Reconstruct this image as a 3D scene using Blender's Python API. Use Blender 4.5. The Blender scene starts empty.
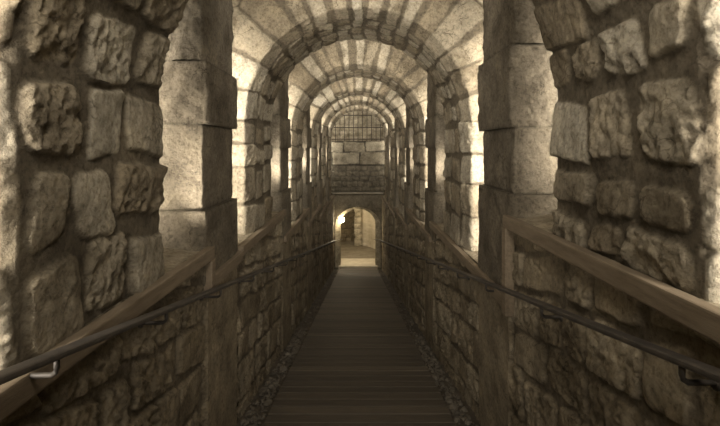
import bpy, bmesh, math
import numpy as np
from mathutils import Vector

C = bpy.context.scene.collection
SC = bpy.context.scene
PI = math.pi

# ------------------------------------------------------------------ camera, world, light, exposure
EYE = 1.12            # eye height above the ramp at y = 0
S = 0.189             # slope of the ramp, falling away from the camera
F = 440.0
cam = bpy.data.cameras.new('camera')
cam.sensor_width = 36.0
cam.lens = 36.0 * F / 720.0
cam.shift_x = 2.0 / 720.0
cam.shift_y = -65.0 / 720.0
cam.clip_start = 0.02
co = bpy.data.objects.new('camera', cam)
co.location = (0, 0, EYE)
co.rotation_euler = (PI / 2, 0, 0)
C.objects.link(co)
SC.camera = co

w = bpy.data.worlds.new('world')
SC.world = w
w.use_nodes = True
w.node_tree.nodes['Background'].inputs[0].default_value = (1.0, 0.82, 0.58, 1)
w.node_tree.nodes['Background'].inputs[1].default_value = 0.02
SC.view_settings.view_transform = 'Standard'
SC.view_settings.look = 'None'
SC.view_settings.gamma = 1.0
SC.view_settings.use_curve_mapping = False
SC.view_settings.exposure = 0.38

PITCH = 2.12          # distance from arch to arch
A0 = 0.94             # near face of the first arch
TH = 0.79             # thickness of an arch
R = 0.74              # inner radius of the arches
RO = 1.30             # outer shell radius
ZS = {-1: .19, 0: .19, 1: .19, 2: .205, 3: .21, 4: .245, 5: .28}   # springing above eye level
WARM = (1.0, 0.93, 0.835)


def area(x, y, z, rx, rz, sx, sy, power, col=WARM, spread=180):
    l = bpy.data.lights.new('flood_or_fill_light', 'AREA')
    l.shape = 'RECTANGLE'
    l.size = sx
    l.size_y = sy
    l.energy = power
    l.color = col
    l.spread = math.radians(spread)
    o = bpy.data.objects.new('flood_or_fill_light', l)
    o.location = (x, y, z)
    o.rotation_euler = (rx, 0, rz)
    C.objects.link(o)
    return o


# wall washers standing in the side bays, behind each pier and behind each pillar, facing down the ramp
P1, P2, P3, P4 = 15.0, 11.5, 11.0, 3.2
for i in range(-1, 6):
    y0 = A0 + i * PITCH + TH
    k = .25 if i == 5 else 1.0
    for s in (-1, 1):
        area(s * 1.12, y0 + 0.06, EYE + 0.10, PI / 2, s * 0.05, 0.05, 1.3, P1 * k, spread=105)
        d = Vector((-s * 0.87, 1.45, 1.33))                        # uplight on the ledge aimed at the next crown
        u = area(s * 0.84, y0 + 0.05, EYE - 0.40, 0, 0, 0.08, 0.08, P4 * k, spread=66)
        u.rotation_euler = d.to_track_quat('-Z', 'Y').to_euler()
        area(s * 0.92, y0 + 0.97, EYE + 0.00, PI / 2, s * 0.05, 0.05, 1.5, P2 * k * (1.1 if i == -1 else 1), spread=120)
    area(0, y0 + 0.05, EYE + 1.22, PI / 2 - .2, 0, 0.7, 0.06, P3 * k, spread=115)   # added unseen light above the ring, brightens the next ring's face
area(0, 0.25, EYE + 1.34, .25, 0, 0.30, 0.10, 9.0)  # added light overhead, out of view, to brighten the lower walls and near boards
area(0, -1.9, EYE + 0.70, PI / 2 - 0.45, 0, 0.22, 0.10, 15.0)  # added fill behind the viewer, lifts the near piers and walls


# ------------------------------------------------------------------ materials
def srgb(r, g, b):
    f = lambda c: (c / 255.0 / 12.92) if c / 255.0 <= .04045 else ((c / 255.0 + .055) / 1.055) ** 2.4
    return (f(r), f(g), f(b), 1)


def new_mat(name):
    m = bpy.data.materials.new(name)
    m.use_nodes = True
    nt = m.node_tree
    return m, nt, nt.nodes['Principled BSDF']


def ramp(nt, fac, stops):
    n = nt.nodes.new('ShaderNodeValToRGB')
    e = n.color_ramp.elements
    while len(e) < len(stops):
        e.new(0.5)
    for k, (p, c) in enumerate(stops):
        e[k].position = p
        e[k].color = c
    nt.links.new(fac, n.inputs[0])
    return n.outputs[0]


def noise(nt, vec, scale, detail=6, rough=.6, stretch=None):
    n = nt.nodes.new('ShaderNodeTexNoise')
    n.inputs['Scale'].default_value = scale
    n.inputs['Detail'].default_value = detail
    n.inputs['Roughness'].default_value = rough
    if stretch:
        mp = nt.nodes.new('ShaderNodeMapping')
        mp.inputs['Scale'].default_value = stretch
        nt.links.new(vec, mp.inputs[0])
        vec = mp.outputs[0]
    nt.links.new(vec, n.inputs['Vector'])
    return n.outputs[0]


def mix(nt, fac, a, b, mode='MIX'):
    n = nt.nodes.new('ShaderNodeMix')
    n.data_type = 'RGBA'
    n.blend_type = mode
    for v, k in ((fac, 0), (a, 6), (b, 7)):
        if hasattr(v, 'links'):
            nt.links.new(v, n.inputs[k])
        else:
            n.inputs[k].default_value = v
    return n.outputs[2]


def stone_mat(name, dark, mid, pale, mortar, bump=0.7, scale=1.0):
    m, nt, b = new_mat(name)
    tc = nt.nodes.new('ShaderNodeTexCoord').outputs['Object']
    at = nt.nodes.new('ShaderNodeAttribute')
    at.attribute_name = 'mask'
    ti = nt.nodes.new('ShaderNodeAttribute')
    ti.attribute_name = 'tint'
    n1 = noise(nt, tc, 5 * scale, 8, .65)
    n2 = noise(nt, tc, 55 * scale, 8, .75)
    base = ramp(nt, ti.outputs['Fac'], [(0, dark), (.5, mid), (1, pale)])
    mott = ramp(nt, n1, [(.32, (.5, .48, .44, 1)), (.5, (.92, .92, .92, 1)), (.68, (1.3, 1.29, 1.25, 1))])
    spk = ramp(nt, n2, [(.33, (.5, .47, .42, 1)), (.5, (1, 1, 1, 1)), (.68, (1.25, 1.25, 1.22, 1))])
    c = mix(nt, 1.0, base, mott, 'MULTIPLY')
    c = mix(nt, 1.0, c, spk, 'MULTIPLY')
    # fine irregular cracks and pits
    dn = nt.nodes.new('ShaderNodeTexNoise'); dn.inputs['Scale'].default_value = 9 * scale; dn.inputs['Detail'].default_value = 5
    nt.links.new(tc, dn.inputs['Vector'])
    va = nt.nodes.new('ShaderNodeVectorMath'); va.operation = 'MULTIPLY_ADD'
    nt.links.new(dn.outputs[1], va.inputs[0]); va.inputs[1].default_value = (.22, .22, .22); nt.links.new(tc, va.inputs[2])
    vo = nt.nodes.new('ShaderNodeTexVoronoi'); vo.feature = 'DISTANCE_TO_EDGE'; vo.inputs['Scale'].default_value = 7 * scale
    nt.links.new(va.outputs[0], vo.inputs['Vector'])
    ck = ramp(nt, vo.outputs['Distance'], [(0.0, (.42, .40, .36, 1)), (.03, (1, 1, 1, 1))])
    gate = ramp(nt, noise(nt, tc, 3.2 * scale, 3), [(.5, (0, 0, 0, 1)), (.6, (1, 1, 1, 1))])
    c = mix(nt, gate, c, mix(nt, 1.0, c, ck, 'MULTIPLY'))
    mo = mix(nt, 1.0, mortar, mott, 'MULTIPLY')
    mo = mix(nt, 1.0, mo, spk, 'MULTIPLY')
    c = mix(nt, at.outputs['Fac'], mo, c)
    nt.links.new(c, b.inputs['Base Color'])
    b.inputs['Roughness'].default_value = .9
    b.inputs['Specular IOR Level'].default_value = .2
    n3 = noise(nt, tc, 60 * scale, 10, .72)
    n4 = noise(nt, tc, 16 * scale, 6, .6)
    ad = nt.nodes.new('ShaderNodeMath')
    ad.operation = 'MULTIPLY_ADD'
    nt.links.new(n4, ad.inputs[0])
    ad.inputs[1].default_value = 1.6
    nt.links.new(n3, ad.inputs[2])
    bp = nt.nodes.new('ShaderNodeBump')
    bp.inputs['Strength'].default_value = bump
    bp.inputs['Distance'].default_value = .02
    nt.links.new(ad.outputs[0], bp.inputs['Height'])
    nt.links.new(bp.outputs[0], b.inputs['Normal'])
    return m


def plain_mat(name, a, b_, scale=8, rough=.8, metal=0.0, bump=.2, stretch=None, spec=.3):
    m, nt, b = new_mat(name)
    tc = nt.nodes.new('ShaderNodeTexCoord').outputs['Object']
    n1 = noise(nt, tc, scale, 8, .65, stretch)
    c = ramp(nt, n1, [(.32, a), (.68, b_)])
    nt.links.new(c, b.inputs['Base Color'])
    b.inputs['Roughness'].default_value = rough
    b.inputs['Metallic'].default_value = metal
    b.inputs['Specular IOR Level'].default_value = spec
    n3 = noise(nt, tc, scale * 5, 8, .7, stretch)
    bp = nt.nodes.new('ShaderNodeBump')
    bp.inputs['Strength'].default_value = bump
    bp.inputs['Distance'].default_value = .01
    nt.links.new(n3, bp.inputs['Height'])
    nt.links.new(bp.outputs[0], b.inputs['Normal'])
    return m


M_ARCH = stone_mat('arch_limestone', (.165, .133, .087, 1), (.23, .195, .137, 1), (.31, .275, .207, 1), (.105, .086, .058, 1))
M_WALL = stone_mat('ramp_wall_stone', (.155, .124, .079, 1), (.20, .163, .108, 1), (.25, .21, .145, 1), (.12, .097, .065, 1), .6)
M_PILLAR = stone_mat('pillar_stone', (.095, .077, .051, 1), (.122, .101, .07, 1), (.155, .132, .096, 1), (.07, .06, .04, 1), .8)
M_SHELL = stone_mat('shell_stone', (.24, .20, .14, 1), (.30, .26, .18, 1), (.38, .33, .24, 1), (.09, .075, .052, 1))
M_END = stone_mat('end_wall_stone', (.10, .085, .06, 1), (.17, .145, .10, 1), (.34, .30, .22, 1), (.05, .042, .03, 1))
M_TIMBER = plain_mat('weathered_timber', (.105, .078, .048, 1), (.175, .135, .088, 1), 10, .75, 0, .25, (6, .8, 6))
M_BOARD = None
M_METAL = plain_mat('dark_painted_steel', (.035, .03, .024, 1), (.07, .058, .045, 1), 25, .55, .2, .1, None, .5)
M_IRON = plain_mat('rusty_iron', (.03, .022, .016, 1), (.06, .045, .03, 1), 30, .7, .4)
M_GRAVEL = plain_mat('grey_debris', (.05, .042, .03, 1), (.15, .128, .095, 1), 9, .95, 0, .6)
M_DIRT = plain_mat('dark_ground', (.04, .032, .022, 1), (.10, .08, .055, 1), 7, .95, 0, .7)
M_PLASTER = plain_mat('cream_plaster', (.42, .37, .27, 1), (.60, .54, .42, 1), 3, .9, 0, .35)
M_FLOOR = plain_mat('pale_stone_floor', (.14, .12, .085, 1), (.24, .21, .155, 1), 4, .85, 0, .4)


# ------------------------------------------------------------------ helpers
def tag(o, label=None, cat=None, group=None, kind=None):
    if label: o['label'] = label
    if cat: o['category'] = cat
    if group: o['group'] = group
    if kind: o['kind'] = kind
    return o


def empty(name, loc=(0, 0, 0)):
    o = bpy.data.objects.new(name, None)
    o.location = loc
    o.empty_display_size = .1
    C.objects.link(o)
    return o


def link(name, me, mat, parent=None):
    o = bpy.data.objects.new(name, me)
    if mat: me.materials.append(mat)
    C.objects.link(o)
    if parent:
        o.parent = parent
        o.matrix_parent_inverse = parent.matrix_world.inverted() if False else o.matrix_parent_inverse
    return o


class MB:
    """Collects numpy grids / boxes / tubes with mask and tint attributes; built as one mesh."""
    def __init__(s):
        s.v, s.f, s.m, s.t, s.n = [], [], [], [], 0

    def grid(s, P, mask=None, tint=None, flip=False):
        a, b = P.shape[:2]
        idx = np.arange(a * b).reshape(a, b) + s.n
        q = np.stack([idx[:-1, :-1], idx[1:, :-1], idx[1:, 1:], idx[:-1, 1:]], -1).reshape(-1, 4)
        if flip: q = q[:, ::-1]
        s.v.append(P.reshape(-1, 3))
        s.f.append(q)
        s.m.append((np.ones((a, b)) if mask is None else mask).ravel())
        s.t.append((np.full((a, b), .5) if tint is None else tint).ravel())
        s.n += a * b

    def raw(s, verts, quads, tint=.5):
        verts = np.array(verts, float)
        s.v.append(verts)
        s.f.append(np.array(quads, int) + s.n)
        s.m.append(np.ones(len(verts)))
        s.t.append(np.full(len(verts), tint))
        s.n += len(verts)

    def build(s, name, mat, parent=None, smooth=True, origin=(0, 0, 0)):
        V = np.concatenate(s.v) - np.array(origin)
        Q = np.concatenate(s.f)
        me = bpy.data.meshes.new(name)
        me.vertices.add(len(V))
        me.vertices.foreach_set('co', V.ravel())
        me.loops.add(Q.size)
        me.loops.foreach_set('vertex_index', Q.ravel().astype(np.int32))
        me.polygons.add(len(Q))
        me.polygons.foreach_set('loop_start', np.arange(0, Q.size, 4, dtype=np.int32))
        me.polygons.foreach_set('loop_total', np.full(len(Q), 4, dtype=np.int32))
        me.polygons.foreach_set('use_smooth', np.full(len(Q), smooth, dtype=bool))
        me.update(calc_edges=True)
        for nm, arr in (('mask', s.m), ('tint', s.t)):
            at = me.attributes.new(nm, 'FLOAT', 'POINT')
            at.data.foreach_set('value', np.concatenate(arr).astype(np.float32))
        me.validate()
        o = link(name, me, mat, parent)
        if parent is None:
            o.location = origin
        return o


def bm_obj(name, bm, mat, parent=None, smooth=False):
    me = bpy.data.meshes.new(name)
    bm.normal_update()
    bm.to_mesh(me)
    bm.free()
    if smooth:
        me.polygons.foreach_set('use_smooth', [True] * len(me.polygons))
    return link(name, me, mat, parent)


def bm_box(bm, x0, x1, y0, y1, z0, z1, bev=0.0, shear=0.0):
    vs = [bm.verts.new((x, y, z - shear * (y - y0))) for x in (x0, x1) for y in (y0, y1) for z in (z0, z1)]
    fs = [(0, 1, 3, 2), (4, 6, 7, 5), (0, 4, 5, 1), (2, 3, 7, 6), (0, 2, 6, 4), (1, 5, 7, 3)]
    faces = [bm.faces.new([vs[i] for i in f]) for f in fs]
    if bev:
        ed = list({e for f in faces for e in f.edges})
        bmesh.ops.bevel(bm, geom=ed, offset=bev, segments=2, affect='EDGES', profile=.6)


def bm_tube(bm, pts, r, seg=10, caps=True):
    pts = [Vector(p) for p in pts]
    rings = []
    for i, p in enumerate(pts):
        d = (pts[min(i + 1, len(pts) - 1)] - pts[max(i - 1, 0)]).normalized()
        up = Vector((0, 0, 1)) if abs(d.z) < .9 else Vector((0, 1, 0))
        a = d.cross(up).normalized()
        b = d.cross(a)
        rr = r[i] if isinstance(r, (list, tuple)) else r
        rings.append([bm.verts.new(p + rr * (math.cos(t) * a + math.sin(t) * b)) for t in [2 * PI * k / seg for k in range(seg)]])
    for A, B in zip(rings, rings[1:]):
        for k in range(seg):
            bm.faces.new((A[k], A[(k + 1) % seg], B[(k + 1) % seg], B[k]))
    if caps:
        bm.faces.new(rings[0]); bm.faces.new(rings[-1][::-1])


# ------------------------------------------------------------------ numpy noise and masonry
_lat = np.random.RandomState(7).rand(256, 256)


def vnoise(u, v):
    iu, iv = np.floor(u).astype(int), np.floor(v).astype(int)
    fu, fv = u - iu, v - iv
    fu = fu * fu * (3 - 2 * fu); fv = fv * fv * (3 - 2 * fv)
    g = lambda a, b: _lat[a % 256, b % 256]
    return (g(iu, iv) * (1 - fu) + g(iu + 1, iv) * fu) * (1 - fv) + (g(iu, iv + 1) * (1 - fu) + g(iu + 1, iv + 1) * fu) * fv


def fbm(u, v, f, oct=4, gain=.55):
    r, a, t = 0, 1, 0
    for k in range(oct):
        r = r + a * (vnoise(u * f + 17.3 * k, v * f + 5.1 * k) - .5)
        t += a; a *= gain; f *= 2.03
    return r / t * 2


def sstep(a, b, x):
    t = np.clip((x - a) / (b - a), 0, 1)
    return t * t * (3 - 2 * t)


def breaks(lo, hi, a, b, rng):
    out = [lo]
    while hi - out[-1] > b * 1.35:
        out.append(out[-1] + rng.uniform(a, b))
    if hi - out[-1] > b:
        out.append((out[-1] + hi) / 2)
    out.append(hi)
    return out


def masonry(U, V, courses, rng, mort=.03, depth=.03, rough=.008, rnd=.04, wob=.012, edge=.03, mort_of=None, chisel=.5):
    """U,V 1-D coordinate axes. courses: list of (v0, v1, [u breaks]). Returns height, mask, tint arrays [len(V), len(U)]."""
    H = np.zeros((len(V), len(U)))
    K = np.zeros_like(H)
    T = np.full_like(H, .4)
    uu, vv = np.meshgrid(U, V)
    s0 = rng.uniform(0, 50)
    wu = fbm(uu + s0, vv, 5, 4, .6) * wob * 2.2
    wv = fbm(uu + 31 + s0, vv + 9, 5, 4, .6) * wob * 2.2
    low = fbm(uu + s0, vv + 3, 5, 4)
    hi = fbm(uu + s0, vv + 77, 24, 4)
    th = rng.uniform(.3, 1.2)
    crag = 1 - np.abs(fbm(uu * 1.3 + s0, vv + 5, 11, 5, .62)) * 2.4
    rid = 1 - np.abs(fbm((uu * math.cos(th) + vv * math.sin(th)) * 1.0 + s0, (-uu * math.sin(th) + vv * math.cos(th)) * .45, 26, 3)) * 2
    H += hi * .003 + low * .004
    for (v0, v1, ub) in courses:
        tiltc = rng.uniform(-.02, .02)
        for u0, u1 in zip(ub, ub[1:]):
            ma = mort if mort_of is None else mort_of((u0 + u1) / 2, (v0 + v1) / 2)
            ju, jv = rng.uniform(-.25, .35, 2), rng.uniform(-.2, .5, 2)
            a0, a1 = u0 + ma * (.5 + ju[0]), u1 - ma * (.5 + ju[1])
            vo_ = rng.uniform(-1, 1) * ma * .45
            b0, b1 = v0 + vo_ + ma * (.5 + jv[0]), v1 + vo_ - ma * (.5 + jv[1])
            pad = .03
            i0, i1 = np.searchsorted(U, u0 - pad), np.searchsorted(U, u1 + pad)
            j0, j1 = np.searchsorted(V, v0 - pad), np.searchsorted(V, v1 + pad)
            if i1 <= i0 or j1 <= j0: continue
            sl = (slice(j0, j1), slice(i0, i1))
            sk = rng.uniform(-.16, .16, 2)
            um, vm = (a0 + a1) / 2, (b0 + b1) / 2
            pu = uu[sl] + wu[sl] + sk[0] * (vv[sl] - vm)
            pv = vv[sl] + wv[sl] + sk[1] * (uu[sl] - um) * .6
            du = np.minimum(pu - a0, a1 - pu)
            dv = np.minimum(pv - b0, b1 - pv)
            rr = min(rnd * rng.uniform(.6, 1.3), (a1 - a0) * .42, (b1 - b0) * .42)
            rr = max(rr, .004)
            d = rr - np.hypot(np.maximum(rr - du, 0), np.maximum(rr - dv, 0))
            d = np.where((du > rr) & (dv > rr), np.minimum(du, dv), d)
            m = sstep(-.003, .006, d)
            dep = depth * rng.uniform(.7, 1.25)
            ch = rng.random() < chisel
            body = dep * (.85 * sstep(-.003, edge * .28, d) + .15 * sstep(0, edge * 2., d))
            body = body + m * (low[sl] * rough * .9 + hi[sl] * rough * .5 + (rid[sl] - .7) * rough * (.8 if ch else .15) + (crag[sl] - .6) * rough * (1.6 if ch else .35))
            body = body + m * ((uu[sl] - um) * rng.uniform(-.08, .08) + (vv[sl] - vm) * rng.uniform(-.08, .08))
            k = m > K[sl]
            H[sl] = np.where(m > .02, np.maximum(H[sl], body), H[sl])
            K[sl] = np.maximum(K[sl], m)
            T[sl] = np.where(k, rng.uniform(0, 1), T[sl])
    return H, K, T


def coursed(v0, v1, u0, u1, ch, uw, rng):
    vb = breaks(v0, v1, ch[0], ch[1], rng)
    out = []
    for k, (a, b) in enumerate(zip(vb, vb[1:])):
        ub = breaks(u0 - rng.uniform(.02, uw[1]), u1 + uw[1], uw[0], uw[1], rng)
        out.append((a, b, ub))
    return out


# ------------------------------------------------------------------ the setting: ramp floor, shell vault
def ramp_z(y):
    return -S * y


ENDY = 13.5
YB = -2.6
# ground under and beside the boards
ys = np.concatenate([np.arange(YB - .1, 6, .03), np.arange(6, ENDY + .15, .07)])
xs = np.arange(-.80, .801, .03)
X, Y = np.meshgrid(xs, ys)
Z = -S * Y - .035 + fbm(X, Y, 6, 4) * .012
g = MB(); g.grid(np.stack([X, Y, Z], -1))
tag(g.build('floor', M_DIRT), kind='structure')

# ledge tops (below eye level) bay by bay
LEDGE = {-1: [(YB, 2.14, .48), (2.14, 2.66, .625), (2.66, 4.28, .60), (4.28, 6.35, .865), (6.35, 8.45, 1.08), (8.45, 10.6, 1.27), (10.6, ENDY, 1.45)],
         1: [(YB, 2.12, .325), (2.12, 4.30, .715), (4.30, 6.42, .87), (6.42, 8.52, 1.14), (8.52, 10.7, 1.29), (10.7, ENDY, 1.45)]}


def ledge_z(side, y):
    for a, b, h in LEDGE[side]:
        if a <= y < b: return EYE - h
    return EYE - LEDGE[side][-1][2]


WX = .725
for side in (-1, 1):
    rng = np.random.RandomState(20 + side)
    mb = MB()
    # one masonry field whose courses run parallel to the ramp; u = y, v = height above the ramp
    Vmax = 2.3
    crs = coursed(-.12, Vmax, YB, ENDY + .3, (.17, .27), (.16, .38), rng)
    for (a, b, h) in LEDGE[side]:
        lo = a
        while lo < b - 1e-6:
            hi_ = min(b, 5.0) if lo < 5.0 - 1e-6 else b
            step = .008 if lo < 5.0 - 1e-6 else .026
            U = np.linspace(lo, hi_, max(3, int((hi_ - lo) / step) + 1))
            nv = int(200 if lo < 5 else 80)
            Vv = np.linspace(-.1, EYE - h + S * hi_, nv)
            Hh, K, T = masonry(U, Vv, crs, np.random.RandomState(99 + side), .018, .016, .009, .03, .012, .025, chisel=.6)
            uu, vv = np.meshgrid(U, Vv)
            # smooth rendered band below each pillar
            ph = np.mod(uu - 2.11, PITCH)
            band = sstep(-.02, .0, ph) * (1 - sstep(.52, .54, ph)) * sstep(1.0, 1.2, uu)
            Hh = Hh * (1 - band) + band * (.022 + fbm(uu, vv, 12, 4) * .004)
            K = K * (1 - band) + band
            T = T * (1 - band) + band * .45
            tz = (Vv[:, None] - Vv[0]) / (Vv[-1] - Vv[0])
            zt = EYE - h - .004
            zb = -S * uu - .1
            # keep true height: rows above the ledge are squeezed onto it
            Zt = np.minimum(-S * uu + vv, zt)
            P = np.stack([side * (WX + .02 - Hh), uu, Zt], -1)
            mb.grid(P, K, T, flip=(side < 0))
            lo = hi_
        # top of the wall: the sill behind the timber, rising gently outward
        U = np.linspace(a, b, max(3, int((b - a) / .03)))
        Q = np.linspace(WX - .01, 1.42, 24)
        uu, qq = np.meshgrid(U, Q)
        Zs = EYE - h - .006 + sstep(WX, 1.3, qq) * .10 + fbm(uu, qq, 10, 4) * .008 * sstep(WX, WX + .05, qq)
        mb.grid(np.stack([side * qq, uu, Zs], -1), np.ones_like(uu), np.full_like(uu, 1.0), flip=(side > 0))
    # risers between ledges
    L = LEDGE[side]
    for (a, b, h), (a2, b2, h2) in zip(L, L[1:]):
        z1, z2 = EYE - h, EYE - h2
        mb.raw([(side * (WX), b, z1 - .01), (side * 1.42, b, z1 + .09), (side * 1.42, b, min(z2, z1) - .1), (side * WX, b, min(z2, z1) - .1)],
               [(0, 1, 2, 3)])
    tag(mb.build('wall_left' if side < 0 else 'wall_right', M_WALL), kind='structure')

# outer shell: side walls and the upper barrel vault behind the arches
rng = np.random.RandomState(5)
SPR = EYE + .19
zb = -1.9
sw = np.linspace(0, 1, 2)
legl = SPR - zb
arcl = PI * RO
Sv = np.arange(0, 2 * legl + arcl + .02, .035)
Uy = np.arange(YB, ENDY + .35, .035)
crs = coursed(0, Sv[-1], YB, ENDY + .4, (.16, .26), (.2, .45), rng)
Hh, K, T = masonry(Uy, Sv, crs, rng, .03, .025, .01, .04, .012)
uu, ss = np.meshgrid(Uy, Sv)
rr = RO - Hh
th = np.clip((ss - legl) / RO, 0, PI)
px = -rr * np.cos(th)
pz = SPR + rr * np.sin(th)
pz = np.where(ss < legl, zb + ss, pz)
pz = np.where(ss > legl + arcl, SPR - (ss - legl - arcl), pz)
g = MB(); g.grid(np.stack([px, uu, pz], -1), K, T, flip=False)
tag(g.build('ceiling', M_SHELL), kind='structure')

# ------------------------------------------------------------------ the stone arches
ORD = ['nearest', 'second', 'third', 'fourth', 'fifth', 'sixth']


def build_arch(i, label, cat='arch'):
    ya = A0 + i * PITCH
    zs = EYE + ZS[i]
    ds = {-1: .02, 0: .0065, 1: .0075, 2: .010}.get(i, .014)
    rng = np.random.RandomState(100 + i)
    root = empty('stone_arch', (0, ya + TH / 2, -S * (ya + TH / 2)))
    tag(root, label, cat, 'stone arches over the ramp')
    org = np.array(root.location)
    CY, CQ = (.03, .02) if i == 0 else (.15, .042)      # shallow splay on the front arris
    BY, BQ = .07, .06                                    # back arris cut away so it catches bounced light
    # unfolded cross-section: back face, soffit, chamfer, front face
    LK = math.hypot(BY, BQ)
    LB, LS, LC, LF = .16 + LK, TH - CY - BY, math.hypot(CY, CQ), RO - R - CQ + .03
    def section(u):
        q = np.zeros_like(u); y = np.zeros_like(u)
        m = u < LB - LK
        q[m] = BQ + (LB - LK - u[m]); y[m] = TH
        m = (u >= LB - LK) & (u < LB)
        t = (u[m] - LB + LK) / LK
        q[m] = BQ * (1 - t); y[m] = TH - BY * t
        m = (u >= LB) & (u < LB + LS)
        y[m] = TH - BY - (u[m] - LB); q[m] = 0
        m = (u >= LB + LS) & (u < LB + LS + LC)
        t = (u[m] - LB - LS) / LC
        y[m] = CY * (1 - t); q[m] = CQ * t
        m = u >= LB + LS + LC
        y[m] = 0; q[m] = CQ + (u[m] - LB - LS - LC)
        return q, y
    LU = LB + LS + LC + LF
    U = np.linspace(0, LU, int(LU / ds))
    q, yy = section(U)
    e = .012
    qa, ya_ = section(np.clip(U - e, 0, LU)); qb, yb_ = section(np.clip(U + e, 0, LU))
    tq, ty = qb - qa, yb_ - ya_
    ln = np.hypot(tq, ty); tq /= ln; ty /= ln
    # normal points into the tunnel: soffit -> -q ; front -> -y
    nq, ny = ty, -tq
    zl = {s: max(ledge_z(s, ya + .02), ledge_z(s, ya + TH - .02)) * 0 + min(ledge_z(s, ya + .02), ledge_z(s, ya + TH - .02)) - .03 for s in (-1, 1)}
    lenL, lenR = zs - zl[-1], zs - zl[1]
    arc = PI * R
    Stot = lenL + arc + lenR
    Sv = np.linspace(0, Stot, int(Stot / ds))
    # courses
    vb = breaks(0, lenL, .19, .30, rng)
    a = lenL
    th = 0
    arcb = []
    while th < PI - .12:
        side_ = abs(th - PI / 2) / (PI / 2)
        w_ = (.115 + .12 * max(0, side_ - .35) / .65) * rng.uniform(.85, 1.2)
        th += w_ / R
        arcb.append(lenL + min(th, PI) * R)
    arcb[-1] = lenL + arc
    vb = vb + arcb + [lenL + arc + t for t in breaks(0, lenR, .17, .27, rng)[1:]]
    courses = []
    for v0, v1 in zip(vb, vb[1:]):
        vm = (v0 + v1) / 2
        inarc = lenL < vm < lenL + arc
        top = inarc and (v1 - v0) < .19
        sb = breaks(LB, LB + LS, *((.13, .22) if top else (.20, .34)), rng)
        fb = [LB + LS + LC + rng.uniform(.28, .42) if top else LB + LS + LC + rng.uniform(.14, .36)]
        while fb[-1] < LU - .15: fb.append(fb[-1] + rng.uniform(.2, .34))
        fb.append(LU + .1)
        courses.append((v0, v1, [-.2, LB - LK - .03] + sb[1:] + fb))
    def mort_of(um, vm):
        if um > LB + LS:      # front face: tight in the legs, wide over the crown
            t = (vm - lenL) / arc
            return .012 + .024 * max(0, 1 - abs(t - .5) / .34)
        if i > 0 and abs((vm - lenL) / arc - .5) < .36: return .020
        return .034
    Hh, K, T = masonry(U, Sv, courses, rng, .034, .017 if i <= 0 else .012, .009 if i <= 0 else .006, .032 if i <= 0 else .022, .010, .025, mort_of, .55)
    uu, ss = np.meshgrid(U, Sv)
    qq = np.broadcast_to(q, uu.shape) + Hh * nq
    yv = ya + np.broadcast_to(yy, uu.shape) + Hh * ny
    rr = R + .010 + qq
    th = np.clip((ss - lenL) / R, 0, PI)
    px = -rr * np.cos(th)
    pz = zs + rr * np.sin(th)
    pz = np.where(ss < lenL, zl[-1] + ss, pz)
    pz = np.where(ss > lenL + arc, zs - (ss - lenL - arc), pz)
    P = np.stack([px, yv, pz], -1)
    jL = np.searchsorted(Sv, lenL); jR = np.searchsorted(Sv, lenL + arc)
    for nm, sl in (('pier', slice(0, jL + 1)), ('arch_ring', slice(jL, jR + 1)), ('pier', slice(jR, None))):
        m = MB(); m.grid(P[sl], K[sl], T[sl], flip=True)
        m.build(nm, M_ARCH, root, origin=org)
    return root


AL = ['nearest rough stone arch, its big soffit blocks framing both picture edges',
      'second stone arch from the viewer, whole grooved ring visible',
      'third stone arch from the viewer, seen through the second ring',
      'fourth stone arch from the viewer, seen through the third ring',
      'fifth stone arch from the viewer, next to last before the grille',
      'sixth and smallest looking stone arch, directly before the barred opening']
for i in range(0, 6):
    build_arch(i, AL[i])
# the arch behind the viewer carries the vault there
build_arch(-1, 'rough stone arch standing just behind the viewer')


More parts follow.
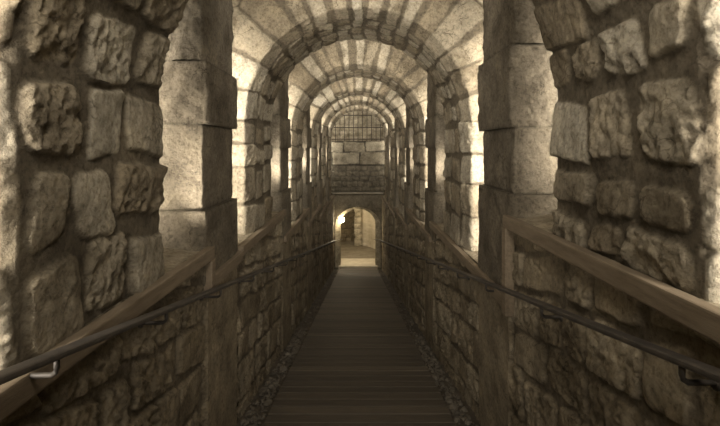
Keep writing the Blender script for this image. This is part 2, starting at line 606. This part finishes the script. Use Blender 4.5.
# ------------------------------------------------------------------ pillars between the arches
def build_pillar(k, side, label):
    y0 = 2.11 + k * PITCH
    zb_ = ledge_z(side, y0 + .26) - .03
    zt = EYE + .19 + math.sqrt(RO ** 2 - .86 ** 2) + .0
    rng = np.random.RandomState(300 + 10 * k + side)
    mb = MB()
    top = EYE
    if k == 0:
        cuts = [zb_, EYE - .30, EYE + .115, EYE + .42, zt] if side < 0 else [zb_, EYE - .22, EYE + .10, EYE + .50, zt]
    else:
        cuts = [zb_, EYE - .33 - .1 * k, EYE + .0, EYE + .31, zt]
    for n, (z0, z1) in enumerate(zip(cuts, cuts[1:])):
        dx = [.025, 0, .018, 0.004][n % 4]
        dy0, dy1 = [(.035, .02), (0, 0), (.0, .045), (.02, -.01)][n % 4]
        if k >= 1 and n == 2: dy0 = .10 if k == 1 else .05
        x0, x1 = .745 - dx, 1.02
        ya_, yb_ = y0 - dy0, y0 + .52 + dy1
        # ring of points around the block, displaced
        per = [(x1, ya_), (x0, ya_), (x0, yb_), (x1, yb_)]
        st = .012 if k == 0 else .03
        pts, nrm = [], []
        c = .012
        for (a, b, nv) in (((x1, ya_), (x0, ya_), (0, -1)), ((x0, ya_), (x0, yb_), (-1, 0)), ((x0, yb_), (x1, yb_), (0, 1)), ((x1, yb_), (x1, ya_), (1, 0))):
            L_ = math.hypot(b[0] - a[0], b[1] - a[1])
            m_ = max(4, int(L_ / st))
            for t in np.linspace(0, 1, m_, endpoint=False):
                pts.append((a[0] + (b[0] - a[0]) * t, a[1] + (b[1] - a[1]) * t)); nrm.append(nv)
        pts.append(pts[0]); nrm.append(nrm[0])
        pts = np.array(pts); nrm = np.array(nrm)
        # soften normals and round corners
        ns = nrm.copy().astype(float)
        for _ in range(2):
            ns[1:-1] = (ns[:-2] + ns[1:-1] * 2 + ns[2:]) / 4
        nl = np.hypot(ns[:, 0], ns[:, 1])
        cornerin = (1 - nl) * .05
        zz = np.linspace(z0, z1, max(6, int((z1 - z0) / st)))
        zi = np.linspace(0, 1, len(zz))
        endr = np.minimum(zz - z0, z1 - zz)
        shrink = .006 * (1 - sstep(0, .012, endr))
        pp = np.arange(len(pts)) * st
        uu, vv = np.meshgrid(pp, zz)
        uu[:, -1] = uu[:, 0]
        # front-facing sides are rougher than the dressed inner face
        rf = np.where(np.abs(nrm[:, 1]) > .5, .03 if (n >= 2) else .012, .010)
        h = fbm(uu + 13 * k + n, vv + 5 * side, np.where(rf > .02, 17., 11.), 5, .65) * rf * 1.2 - shrink[:, None] - cornerin
        h[:, -1] = h[:, 0]
        bx = pts[:, 0] + h * ns[:, 0]
        by = pts[:, 1] + h * ns[:, 1]
        P = np.stack([side * bx, by, np.broadcast_to(zz[:, None], bx.shape)], -1)
        mk = np.broadcast_to((.4 + .6 * sstep(.0, .008, endr))[:, None], bx.shape)
        tn = np.full(bx.shape, rng.uniform(.15, .85))
        mb.grid(P, mk, tn, flip=(side < 0))
        mb.raw([(side * (x0 + .012), ya_ + .012, z1), (side * x1, ya_ + .012, z1), (side * x1, yb_ - .012, z1), (side * (x0 + .012), yb_ - .012, z1)],
               [(0, 1, 2, 3)])
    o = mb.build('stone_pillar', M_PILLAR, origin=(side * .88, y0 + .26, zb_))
    tag(o, label, 'pillar', 'square pillars between the arches')


wall_word = {-1: 'left', 1: 'right'}
PO = ['between the nearest and second arches', 'between the second and third arches', 'between the third and fourth arches',
      'between the fourth and fifth arches', 'between the fifth and sixth arches']
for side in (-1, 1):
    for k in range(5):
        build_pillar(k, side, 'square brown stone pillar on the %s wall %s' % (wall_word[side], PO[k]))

# ------------------------------------------------------------------ timber ledge rails
TO = ['nearest, longest', 'second', 'third', 'fourth', 'fifth', 'sixth', 'seventh']
for side in (-1, 1):
    L = LEDGE[side]
    for n, (a, b, h) in enumerate(L):
        z = EYE - h
        root = empty('timber_rail', (side * .70, (max(a, -1.2) + b) / 2, z - .07))
        tag(root, '%s weathered timber rail from the viewer along the %s wall top' % (TO[n], wall_word[side]), 'timber rail', 'timber rails on the ledges')
        lx, ly, lz = root.location
        def bx(name, x0, x1, y0, y1, z0, z1, bev=.006):
            bm = bmesh.new()
            xs_ = sorted((side * x0 - lx, side * x1 - lx))
            bm_box(bm, xs_[0], xs_[1], y0 - ly, y1 - ly, z0 - lz, z1 - lz, bev)
            return bm_obj(name, bm, M_TIMBER, root)
        e_ = b - .004 if n < len(L) - 1 else ENDY - .03
        bx('beam', .694, .732, max(a, -1.2) + .004, e_, z - .055, z + .004)
        if n + 1 < len(L):
            zn = EYE - L[n + 1][2]
            if zn < z - .03 and n == 0:
                bx('post', .692, .738, b - .05, b + .003, zn - (.10 if n else .08), z - .0555)

# ------------------------------------------------------------------ the board walk
m, nt, b = new_mat('dark_boards')
tc = nt.nodes.new('ShaderNodeTexCoord').outputs['Object']
ti = nt.nodes.new('ShaderNodeAttribute'); ti.attribute_name = 'tint'
base = ramp(nt, ti.outputs['Fac'], [(0, (.052, .041, .028, 1)), (.6, (.072, .057, .040, 1)), (1, (.10, .08, .056, 1))])
gr = ramp(nt, noise(nt, tc, 7, 8, .7, (1, 9, 9)), [(.3, (.6, .6, .6, 1)), (.7, (1.3, 1.28, 1.2, 1))])
nt.links.new(mix(nt, 1.0, base, gr, 'MULTIPLY'), b.inputs['Base Color'])
b.inputs['Roughness'].default_value = .7
bp = nt.nodes.new('ShaderNodeBump'); bp.inputs['Strength'].default_value = .3; bp.inputs['Distance'].default_value = .006
nt.links.new(noise(nt, tc, 14, 6, .7, (1, 12, 12)), bp.inputs['Height'])
nt.links.new(bp.outputs[0], b.inputs['Normal'])
M_BOARD = m
rng = np.random.RandomState(3)
mb = MB()
y = -1.8
while y < ENDY - .1:
    w_ = .118
    y1 = y + w_
    zz = .006 + rng.uniform(-.0015, .0015)
    x0, x1 = -.545 - rng.uniform(0, .008), .56 + rng.uniform(0, .008)
    t = rng.uniform(0, 1)
    prof = [(0, -.03), (0, -.003), (.003, 0), (w_ - .012, 0), (w_ - .009, -.003), (w_ - .009, -.03)]
    P = np.array([[(x_, y + py, -S * (y + py) + zz + pz) for (py, pz) in prof] for x_ in np.linspace(x0, x1, 3)])
    mb.grid(P, None, np.full((3, 6), t))
    for x_ in (x0, x1):
        vs = [(x_, y + py, -S * (y + py) + zz + pz) for (py, pz) in prof]
        mb.raw([vs[0], vs[1], vs[4], vs[5]], [(0, 1, 2, 3)], t)
        mb.raw([vs[1], vs[2], vs[3], vs[4]], [(0, 1, 2, 3)], t)
    y = y1
bw = mb.build('boardwalk', M_BOARD, smooth=False)
tag(bw, 'dark brown cross-boarded walkway running down the middle of the ramp', 'walkway')

# crumbled stone along both edges of the boards
for side in (-1, 1):
    rng = np.random.RandomState(60 + side)
    vs, fs = [], []
    ico = bmesh.new(); bmesh.ops.create_icosphere(ico, subdivisions=1, radius=1)
    iv = np.array([v.co[:] for v in ico.verts]); fi = [[v.index for v in f.verts] for f in ico.faces]; ico.free()
    n = 0
    for _ in range(1500):
        y = rng.uniform(.9, 13.2) if rng.random() < .5 else rng.uniform(1.2, 5)
        x = side * (rng.uniform(.575, .70))
        r_ = rng.uniform(.004, .012) if rng.random() < .9 else rng.uniform(.014, .028)
        if .56 + r_ > abs(x): x = side * (.57 + r_)
        if abs(x) + r_ > .715: x = side * (.71 - r_)
        p = iv * (r_ * rng.uniform(.6, 1.3, (len(iv), 1))) * np.array([1, 1.2, .6])
        p = p + np.array([x, y, -S * y - .03 + r_ * .3])
        vs.append(p); fs += [[a + n for a in f] for f in fi]; n += len(iv)
    me = bpy.data.meshes.new('rubble')
    me.from_pydata(np.concatenate(vs).tolist(), [], fs)
    o = link('loose_rubble', me, M_GRAVEL)
    tag(o, 'small grey stone crumbs lying in the gutter along the %s wall' % wall_word[side], 'rubble', kind='stuff')

# ------------------------------------------------------------------ handrails
for side in (-1, 1):
    rx = .64 if side < 0 else .655
    hz = lambda y: -S * y + EYE - .262
    root = empty('handrail', (side * rx, 0, hz(0)))
    tag(root, 'dark metal handrail on hooked brackets along the %s wall' % wall_word[side], 'handrail', 'handrails of the ramp')
    lx, ly, lz = root.location
    bm = bmesh.new()
    path = [(rx, y_) for y_ in np.linspace(-1.3, 13.0, 40)] + [(rx - .05, 13.35), (rx - .13, 13.75), (rx - .14, 14.0)]
    prof = []
    for t in np.linspace(0, 2 * PI, 16, endpoint=False):
        ct, st_ = math.cos(t), math.sin(t)
        prof.append((.018 * np.sign(ct) * abs(ct) ** .45, .008 * np.sign(st_) * abs(st_) ** .45))
    rings = []
    for (x_, y_) in path:
        rings.append([bm.verts.new((side * (x_ + a) - lx, y_ - ly, hz(y_) + c_ - lz)) for a, c_ in prof])
    for A, B in zip(rings, rings[1:]):
        for k in range(16): bm.faces.new((A[k], A[(k + 1) % 16], B[(k + 1) % 16], B[k]))
    bm.faces.new(rings[0]); bm.faces.new(rings[-1][::-1])
    bmesh.ops.recalc_face_normals(bm, faces=bm.faces)
    bm_obj('rail', bm, M_METAL, root)
    by = [.30, .935, 1.47, 2.05, 2.70] if side < 0 else [.30, .89, 1.57, 2.25, 2.90, 3.58]
    while by[-1] < 12.3: by.append(by[-1] + .64)
    for y_ in by:
        bm = bmesh.new()
        z_ = hz(y_)
        P = [(rx, y_, z_ - .006), (rx, y_, z_ - .030), (rx + .003, y_, z_ - .038), (rx + .012, y_, z_ - .044), (rx + .05, y_, z_ - .045), (WX + .015, y_, z_ - .046)]
        bm_tube(bm, [(side * a - lx, b_ - ly, c_ - lz) for a, b_, c_ in P], .006, 10)
        bm_tube(bm, [(side * (WX - .004) - lx, y_ - ly, z_ - .046 - lz), (side * (WX + .02) - lx, y_ - ly, z_ - .046 - lz)], .014, 14)
        bmesh.ops.recalc_face_normals(bm, faces=bm.faces)
        bm_obj('bracket', bm, M_METAL, root, True)

# ------------------------------------------------------------------ the end wall with its doorway
ZF = -S * ENDY            # floor level at the foot of the ramp
def Zp(py, d=ENDY):       # height seen at picture row py on the end wall
    return EYE - (py - 148) / F * d


def arch_outline(hw, spring, crown, n=24):
    return [(-hw * math.cos(t), spring + (crown - spring) * math.sin(t)) for t in np.linspace(0, PI, n)]


def wall_with_arch(name, y0, y1, x0, x1, z0, z1, hw, spring, crown, mat, tint=.3, parent=None):
    """A masonry wall with a real arched opening: front grid clipped to the outline plus reveal."""
    rng = np.random.RandomState(int(abs(y0) * 100))
    mb = MB()
    xs_ = np.arange(x0, x1 + .001, .03)
    out = arch_outline(hw, spring, crown, 41)
    # polar fan: inner ring on the opening, outer ring on the rectangle
    inner = [(-hw, z0)] + [(-hw, z0 + (spring - z0) * t) for t in np.linspace(.1, .95, 12)] + out + [(hw, spring - (spring - z0) * t) for t in np.linspace(.05, .9, 12)] + [(hw, z0)]
    cx, cz = 0, spring
    outer = []
    for k, (px_, pz_) in enumerate(inner):
        if pz_ <= spring + 1e-6:
            outer.append((x0 if px_ < 0 else x1, pz_))
        else:
            dx_, dz_ = px_ - cx, pz_ - cz
            t = 1e9
            if dx_ < -1e-9: t = min(t, (x0 - cx) / dx_)
            if dx_ > 1e-9: t = min(t, (x1 - cx) / dx_)
            if dz_ > 1e-9: t = min(t, (z1 - cz) / dz_)
            outer.append((cx + dx_ * t, cz + dz_ * t))
    # insert rectangle corners
    I, O = np.array(inner), np.array(outer)
    kl = int(np.argmin(np.hypot(O[:, 0] - x0, O[:, 1] - z1))); kr = int(np.argmin(np.hypot(O[:, 0] - x1, O[:, 1] - z1)))
    O[kl] = (x0, z1); O[kr] = (x1, z1)
    ts = np.linspace(0, 1, 14)
    for yy_, fl in ((y0, False), (y1, True)):
        G = I[None] * (1 - ts[:, None, None]) + O[None] * ts[:, None, None]
        hgt = fbm(G[..., 0], G[..., 1], 7, 4) * .012
        P = np.stack([G[..., 0], np.full(G.shape[:2], yy_) + hgt, G[..., 1]], -1)
        tn = tint + .25 * fbm(G[..., 0] + 3, G[..., 1], 4, 3)
        mb.grid(P, np.ones(G.shape[:2]), tn, flip=fl)
    yr = np.linspace(y0, y1, 8)
    P = np.stack([np.broadcast_to(I[None, :, 0], (8, len(I))), np.broadcast_to(yr[:, None], (8, len(I))), np.broadcast_to(I[None, :, 1], (8, len(I)))], -1)
    P = P.copy(); P[1:-1] += (fbm(P[1:-1, :, 1], P[1:-1, :, 2], 9, 3) * .008)[..., None] * np.array([1, 0, 0])
    mb.grid(P, None, np.full((8, len(I)), tint), flip=True)
    return mb.build(name, mat, parent)


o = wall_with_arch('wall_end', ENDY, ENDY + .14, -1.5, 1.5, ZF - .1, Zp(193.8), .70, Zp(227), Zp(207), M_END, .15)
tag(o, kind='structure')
o = wall_with_arch('wall_portal', ENDY + .145, ENDY + .60, -1.5, 1.5, ZF - .1, Zp(193.8), .545, Zp(226), Zp(209.5), M_SHELL, .5)
tag(o, kind='structure')
# ledge over the doorway
bm = bmesh.new(); bm_box(bm, -.78, .78, ENDY - .07, ENDY + .3, Zp(193.8), Zp(192.2), .008)
o = bm_obj('stone_lintel', bm, M_FLOOR)
tag(o, 'thin pale stone ledge running across above the far doorway', 'ledge')
# rubble band above it and two courses of big blocks below the grille, one wall
rng = np.random.RandomState(12)
mb = MB()
U = np.arange(-1.3, 1.301, .02)
def band(z0, z1, crs, yoff, **kw):
    V_ = np.linspace(z0, z1, max(6, int((z1 - z0) / .02)))
    Hh, K, T = masonry(U, V_, crs, rng, **kw)
    uu, vv = np.meshgrid(U, V_)
    return uu, vv, Hh, K, T
z0, z1 = Zp(192), Zp(165.5)
uu, vv, Hh, K, T = band(z0, z1, coursed(z0, z1, -1.3, 1.3, (.13, .2), (.15, .32), rng), 0, mort=.025, depth=.03, rough=.03)
mb.grid(np.stack([uu, ENDY + .12 - Hh, vv], -1), .5 + .5 * K, T * .3)
z2, z3 = Zp(152), Zp(141)
crs = [(z1, z2, [-1.4, -.80, .06, .9, 1.4]), (z2, z3, [-1.4, -.45, .22, 1.0, 1.4])]
uu, vv, Hh, K, T = band(z1, z3, crs, 0, mort=.03, depth=.03, rough=.004, rnd=.02)
mb.grid(np.stack([uu, ENDY + .08 - Hh, vv], -1), K, .5 + T * .25)
mb.raw([(-1.3, ENDY + .06, z3), (1.3, ENDY + .06, z3), (1.3, ENDY + .62, z3), (-1.3, ENDY + .62, z3)], [(0, 1, 2, 3)], .6)
mb.raw([(-1.3, ENDY + .60, Zp(193.8)), (1.3, ENDY + .60, Zp(193.8)), (1.3, ENDY + .62, z3), (-1.3, ENDY + .62, z3)], [(0, 1, 2, 3)], .6)
tag(mb.build('wall_upper', M_END), kind='structure')

# recess behind the grille
mb = MB()
U = np.arange(-1.35, 1.351, .03); V_ = np.arange(z3 - .3, EYE + 1.6, .03)
crs = coursed(z3 - .3, EYE + 1.7, -1.4, 1.4, (.14, .2), (.16, .36), rng)
Hh, K, T = masonry(U, V_, crs, rng, .035, .04, .015)
uu, vv = np.meshgrid(U, V_)
mb.grid(np.stack([uu, 14.75 - Hh, vv], -1), .75 + .25 * K, .5 + T * .5)
for s_ in (-1, 1):
    mb.raw([(s_ * 1.3, 13.5, z3 - .2), (s_ * 1.3, 14.8, z3 - .2), (s_ * 1.3, 14.8, EYE + 1.6), (s_ * 1.3, 13.5, EYE + 1.6)], [(0, 1, 2, 3)])
mb.raw([(-1.35, 13.5, EYE + 1.55), (1.35, 13.5, EYE + 1.55), (1.35, 14.8, EYE + 1.55), (-1.35, 14.8, EYE + 1.55)], [(0, 1, 2, 3)])
mb.raw([(-1.35, 13.6, z3 - .01), (1.35, 13.6, z3 - .01), (1.35, 14.8, z3 - .01), (-1.35, 14.8, z3 - .01)], [(0, 1, 2, 3)])
tag(mb.build('wall_recess', M_SHELL), kind='structure')
area(-.5, 13.9, EYE + 1.35, .5, 0, .4, .4, 9.0)  # added unseen light in the recess, brightens the rubble behind the bars

# iron grille
gz0, gy = z3, ENDY + .16
root = empty('iron_grille', (0, gy, gz0))
tag(root, 'dark iron bar grille closing the arched opening at the far end', 'grille')
lx, ly, lz = root.location
rg = 1.05
for n in range(15):
    x = -.98 + n * .14
    zt = gz0 + math.sqrt(max(.02, 1 - (x / 1.1) ** 2)) * 1.05
    bm = bmesh.new(); bm_tube(bm, [(x, 0, 0), (x, 0, zt - gz0)], .010, 8)
    bm_obj('bar', bm, M_IRON, root, True)
for hh in (.06, .42, .80):
    hw = math.sqrt(1 - (hh / 1.12) ** 2) * 1.1
    bm = bmesh.new(); bm_box(bm, -hw, hw, -.018, .018, hh - .014, hh + .014, .003)
    bm_obj('crossbar', bm, M_IRON, root)

# ------------------------------------------------------------------ chamber beyond the doorway
mb = MB()
X, Y = np.meshgrid(np.arange(-2, 2.01, .06), np.arange(ENDY + .02, 18.2, .06))
mb.grid(np.stack([X, Y, ZF + .0 + fbm(X, Y, 3, 4) * .012], -1))
tag(mb.build('floor_chamber', M_FLOOR), kind='structure')

zc = ZF + 2.6
def poly_wall(name, pts, mat, seed, uw=(.2, .4), ch=(.14, .22), depth=.02, tintk=1.0, m=.02):
    """masonry wall following a plan polyline"""
    rng = np.random.RandomState(seed)
    pts = np.array(pts, float)
    seg = np.hypot(*np.diff(pts, axis=0).T); cum = np.r_[0, np.cumsum(seg)]
    U = np.arange(0, cum[-1], .025); V_ = np.arange(ZF - .05, zc, .025)
    Hh, K, T = masonry(U, V_, coursed(ZF - .05, zc, 0, cum[-1], ch, uw, rng), rng, m, depth, .008)
    px_ = np.interp(U, cum, pts[:, 0]); py_ = np.interp(U, cum, pts[:, 1])
    tx, ty = np.gradient(px_), np.gradient(py_)
    l_ = np.hypot(tx, ty); nx, ny = ty / l_, -tx / l_
    uu, vv = np.meshgrid(U, V_)
    P = np.stack([px_ + Hh * nx, py_ + Hh * ny, vv], -1)
    mb = MB(); mb.grid(P, K, T * tintk)
    tag(mb.build(name, mat), kind='structure')

arc_ = [(.0 + .95 * math.sin(t) * 1.0, 16.6 - 2.5 * (1 - math.cos(t))) for t in np.linspace(0, PI / 2, 16)]
poly_wall('wall_chamber_right', arc_, M_PLASTER, 31, depth=.006)
poly_wall('wall_chamber_left', [(-1.2, 14.05), (-1.25, 16.0), (-.9, 17.2), (.1, 17.4)], M_WALL, 32, depth=.008, m=.012)
# dressed corner between the two
rng = np.random.RandomState(44)
mb = MB()
z = ZF
while z < zc - .1:
    h_ = rng.uniform(.17, .24)
    w_ = rng.choice([.17, .23])
    bm = None
    x0, x1, y0, y1 = -.12 - w_ * .5 + .1, .13, 16.42, 16.85
    r_ = .012
    Pz = [z + .006, z + .006 + r_, z + h_ - .006 - r_, z + h_ - .006]
    ring = lambda s_: [(x0 + s_, y1), (x0 + s_, y0 + r_), (x0 + s_ + r_, y0 + s_), (x1 - s_ - r_, y0 + s_), (x1 - s_, y0 + r_), (x1 - s_, y1)]
    P = np.array([[(a, b_, zz) for (a, b_) in ring(.012 if k in (0, 3) else 0)] for k, zz in enumerate(Pz)])
    mb.grid(P, None, np.full(P.shape[:2], rng.uniform(.4, 1)))
    z += h_
mb.raw([(-.12, 16.45, ZF), (.12, 16.45, ZF), (.12, 16.45, zc), (-.12, 16.45, zc)], [(0, 1, 2, 3)], .1)
o = mb.build('corner_pier', stone_mat('quoin_stone', (.3, .26, .19, 1), (.4, .36, .27, 1), (.5, .45, .35, 1), (.1, .08, .05, 1)))
tag(o, 'stack of pale dressed corner stones inside the lit far chamber', 'pier')
mb = MB()
mb.raw([(-2, ENDY + .3, zc), (2, ENDY + .3, zc), (2, 18.2, zc), (-2, 18.2, zc)], [(0, 1, 2, 3)])
tag(mb.build('ceiling_chamber', M_SHELL), kind='structure')

# ------------------------------------------------------------------ lamp at the far doorway
LX, LY, LZ = -.50, ENDY + .03, EYE - (220 - 148) / F * 13.5
root = empty('wall_lamp', (LX, LY, LZ))
tag(root, 'glowing round lamp fixed at the left jamb of the far doorway', 'lamp')
bm = bmesh.new()
bm_tube(bm, [(-.16, .1, .0), (-.10, .04, .03), (-.04, 0, .03)], .009, 10)
bm_obj('arm', bm, M_METAL, root, True)
bm = bmesh.new()
bm_tube(bm, [(0, 0, .085), (0, 0, .07), (0, 0, .045), (0, 0, .04)], [.015, .03, .045, .045], 20)
bm_obj('lamp_cap', bm, M_METAL, root, True)
m, nt, b = new_mat('lit_globe')
b.inputs['Base Color'].default_value = (1, .9, .7, 1)
b.inputs['Emission Color'].default_value = (1, .86, .62, 1)
b.inputs['Emission Strength'].default_value = 60
bm = bmesh.new(); bmesh.ops.create_uvsphere(bm, u_segments=24, v_segments=14, radius=.08)
bm_obj('globe', bm, m, root, True)
def point(x, y, z, p, r=.05):
    l = bpy.data.lights.new('lamp_or_chamber_fill', 'POINT'); l.energy = p; l.color = (1, .84, .6); l.shadow_soft_size = r
    o = bpy.data.objects.new('lamp_or_chamber_fill', l); o.location = (x, y, z); C.objects.link(o)
point(LX + .02, LY - .11, LZ - .02, 7)
point(-.42, 15.0, ZF + 2.0, 62, .1)  # added unseen fill inside the chamber, separate from the doorway lamp

bm = bmesh.new(); bm_box(bm, -.60, .60, ENDY + .02, ENDY + 1.0, ZF - .05, ZF + .035, .012)
o = bm_obj('stone_threshold', bm, M_PLASTER)
tag(o, 'pale stone threshold slab at the foot of the ramp in the doorway', 'threshold')

# end of the passage behind the viewer
mb = MB()
U = np.arange(-1.4, 1.41, .05); V_ = np.arange(-1.0, EYE + 1.8, .05)
rng = np.random.RandomState(9)
Hh, K, T = masonry(U, V_, coursed(-1, EYE + 1.8, -1.4, 1.4, (.2, .28), (.25, .45), rng), rng)
uu, vv = np.meshgrid(U, V_)
mb.grid(np.stack([uu, YB + .02 + Hh, vv], -1), K, T)
tag(mb.build('wall_back', M_SHELL), kind='structure')
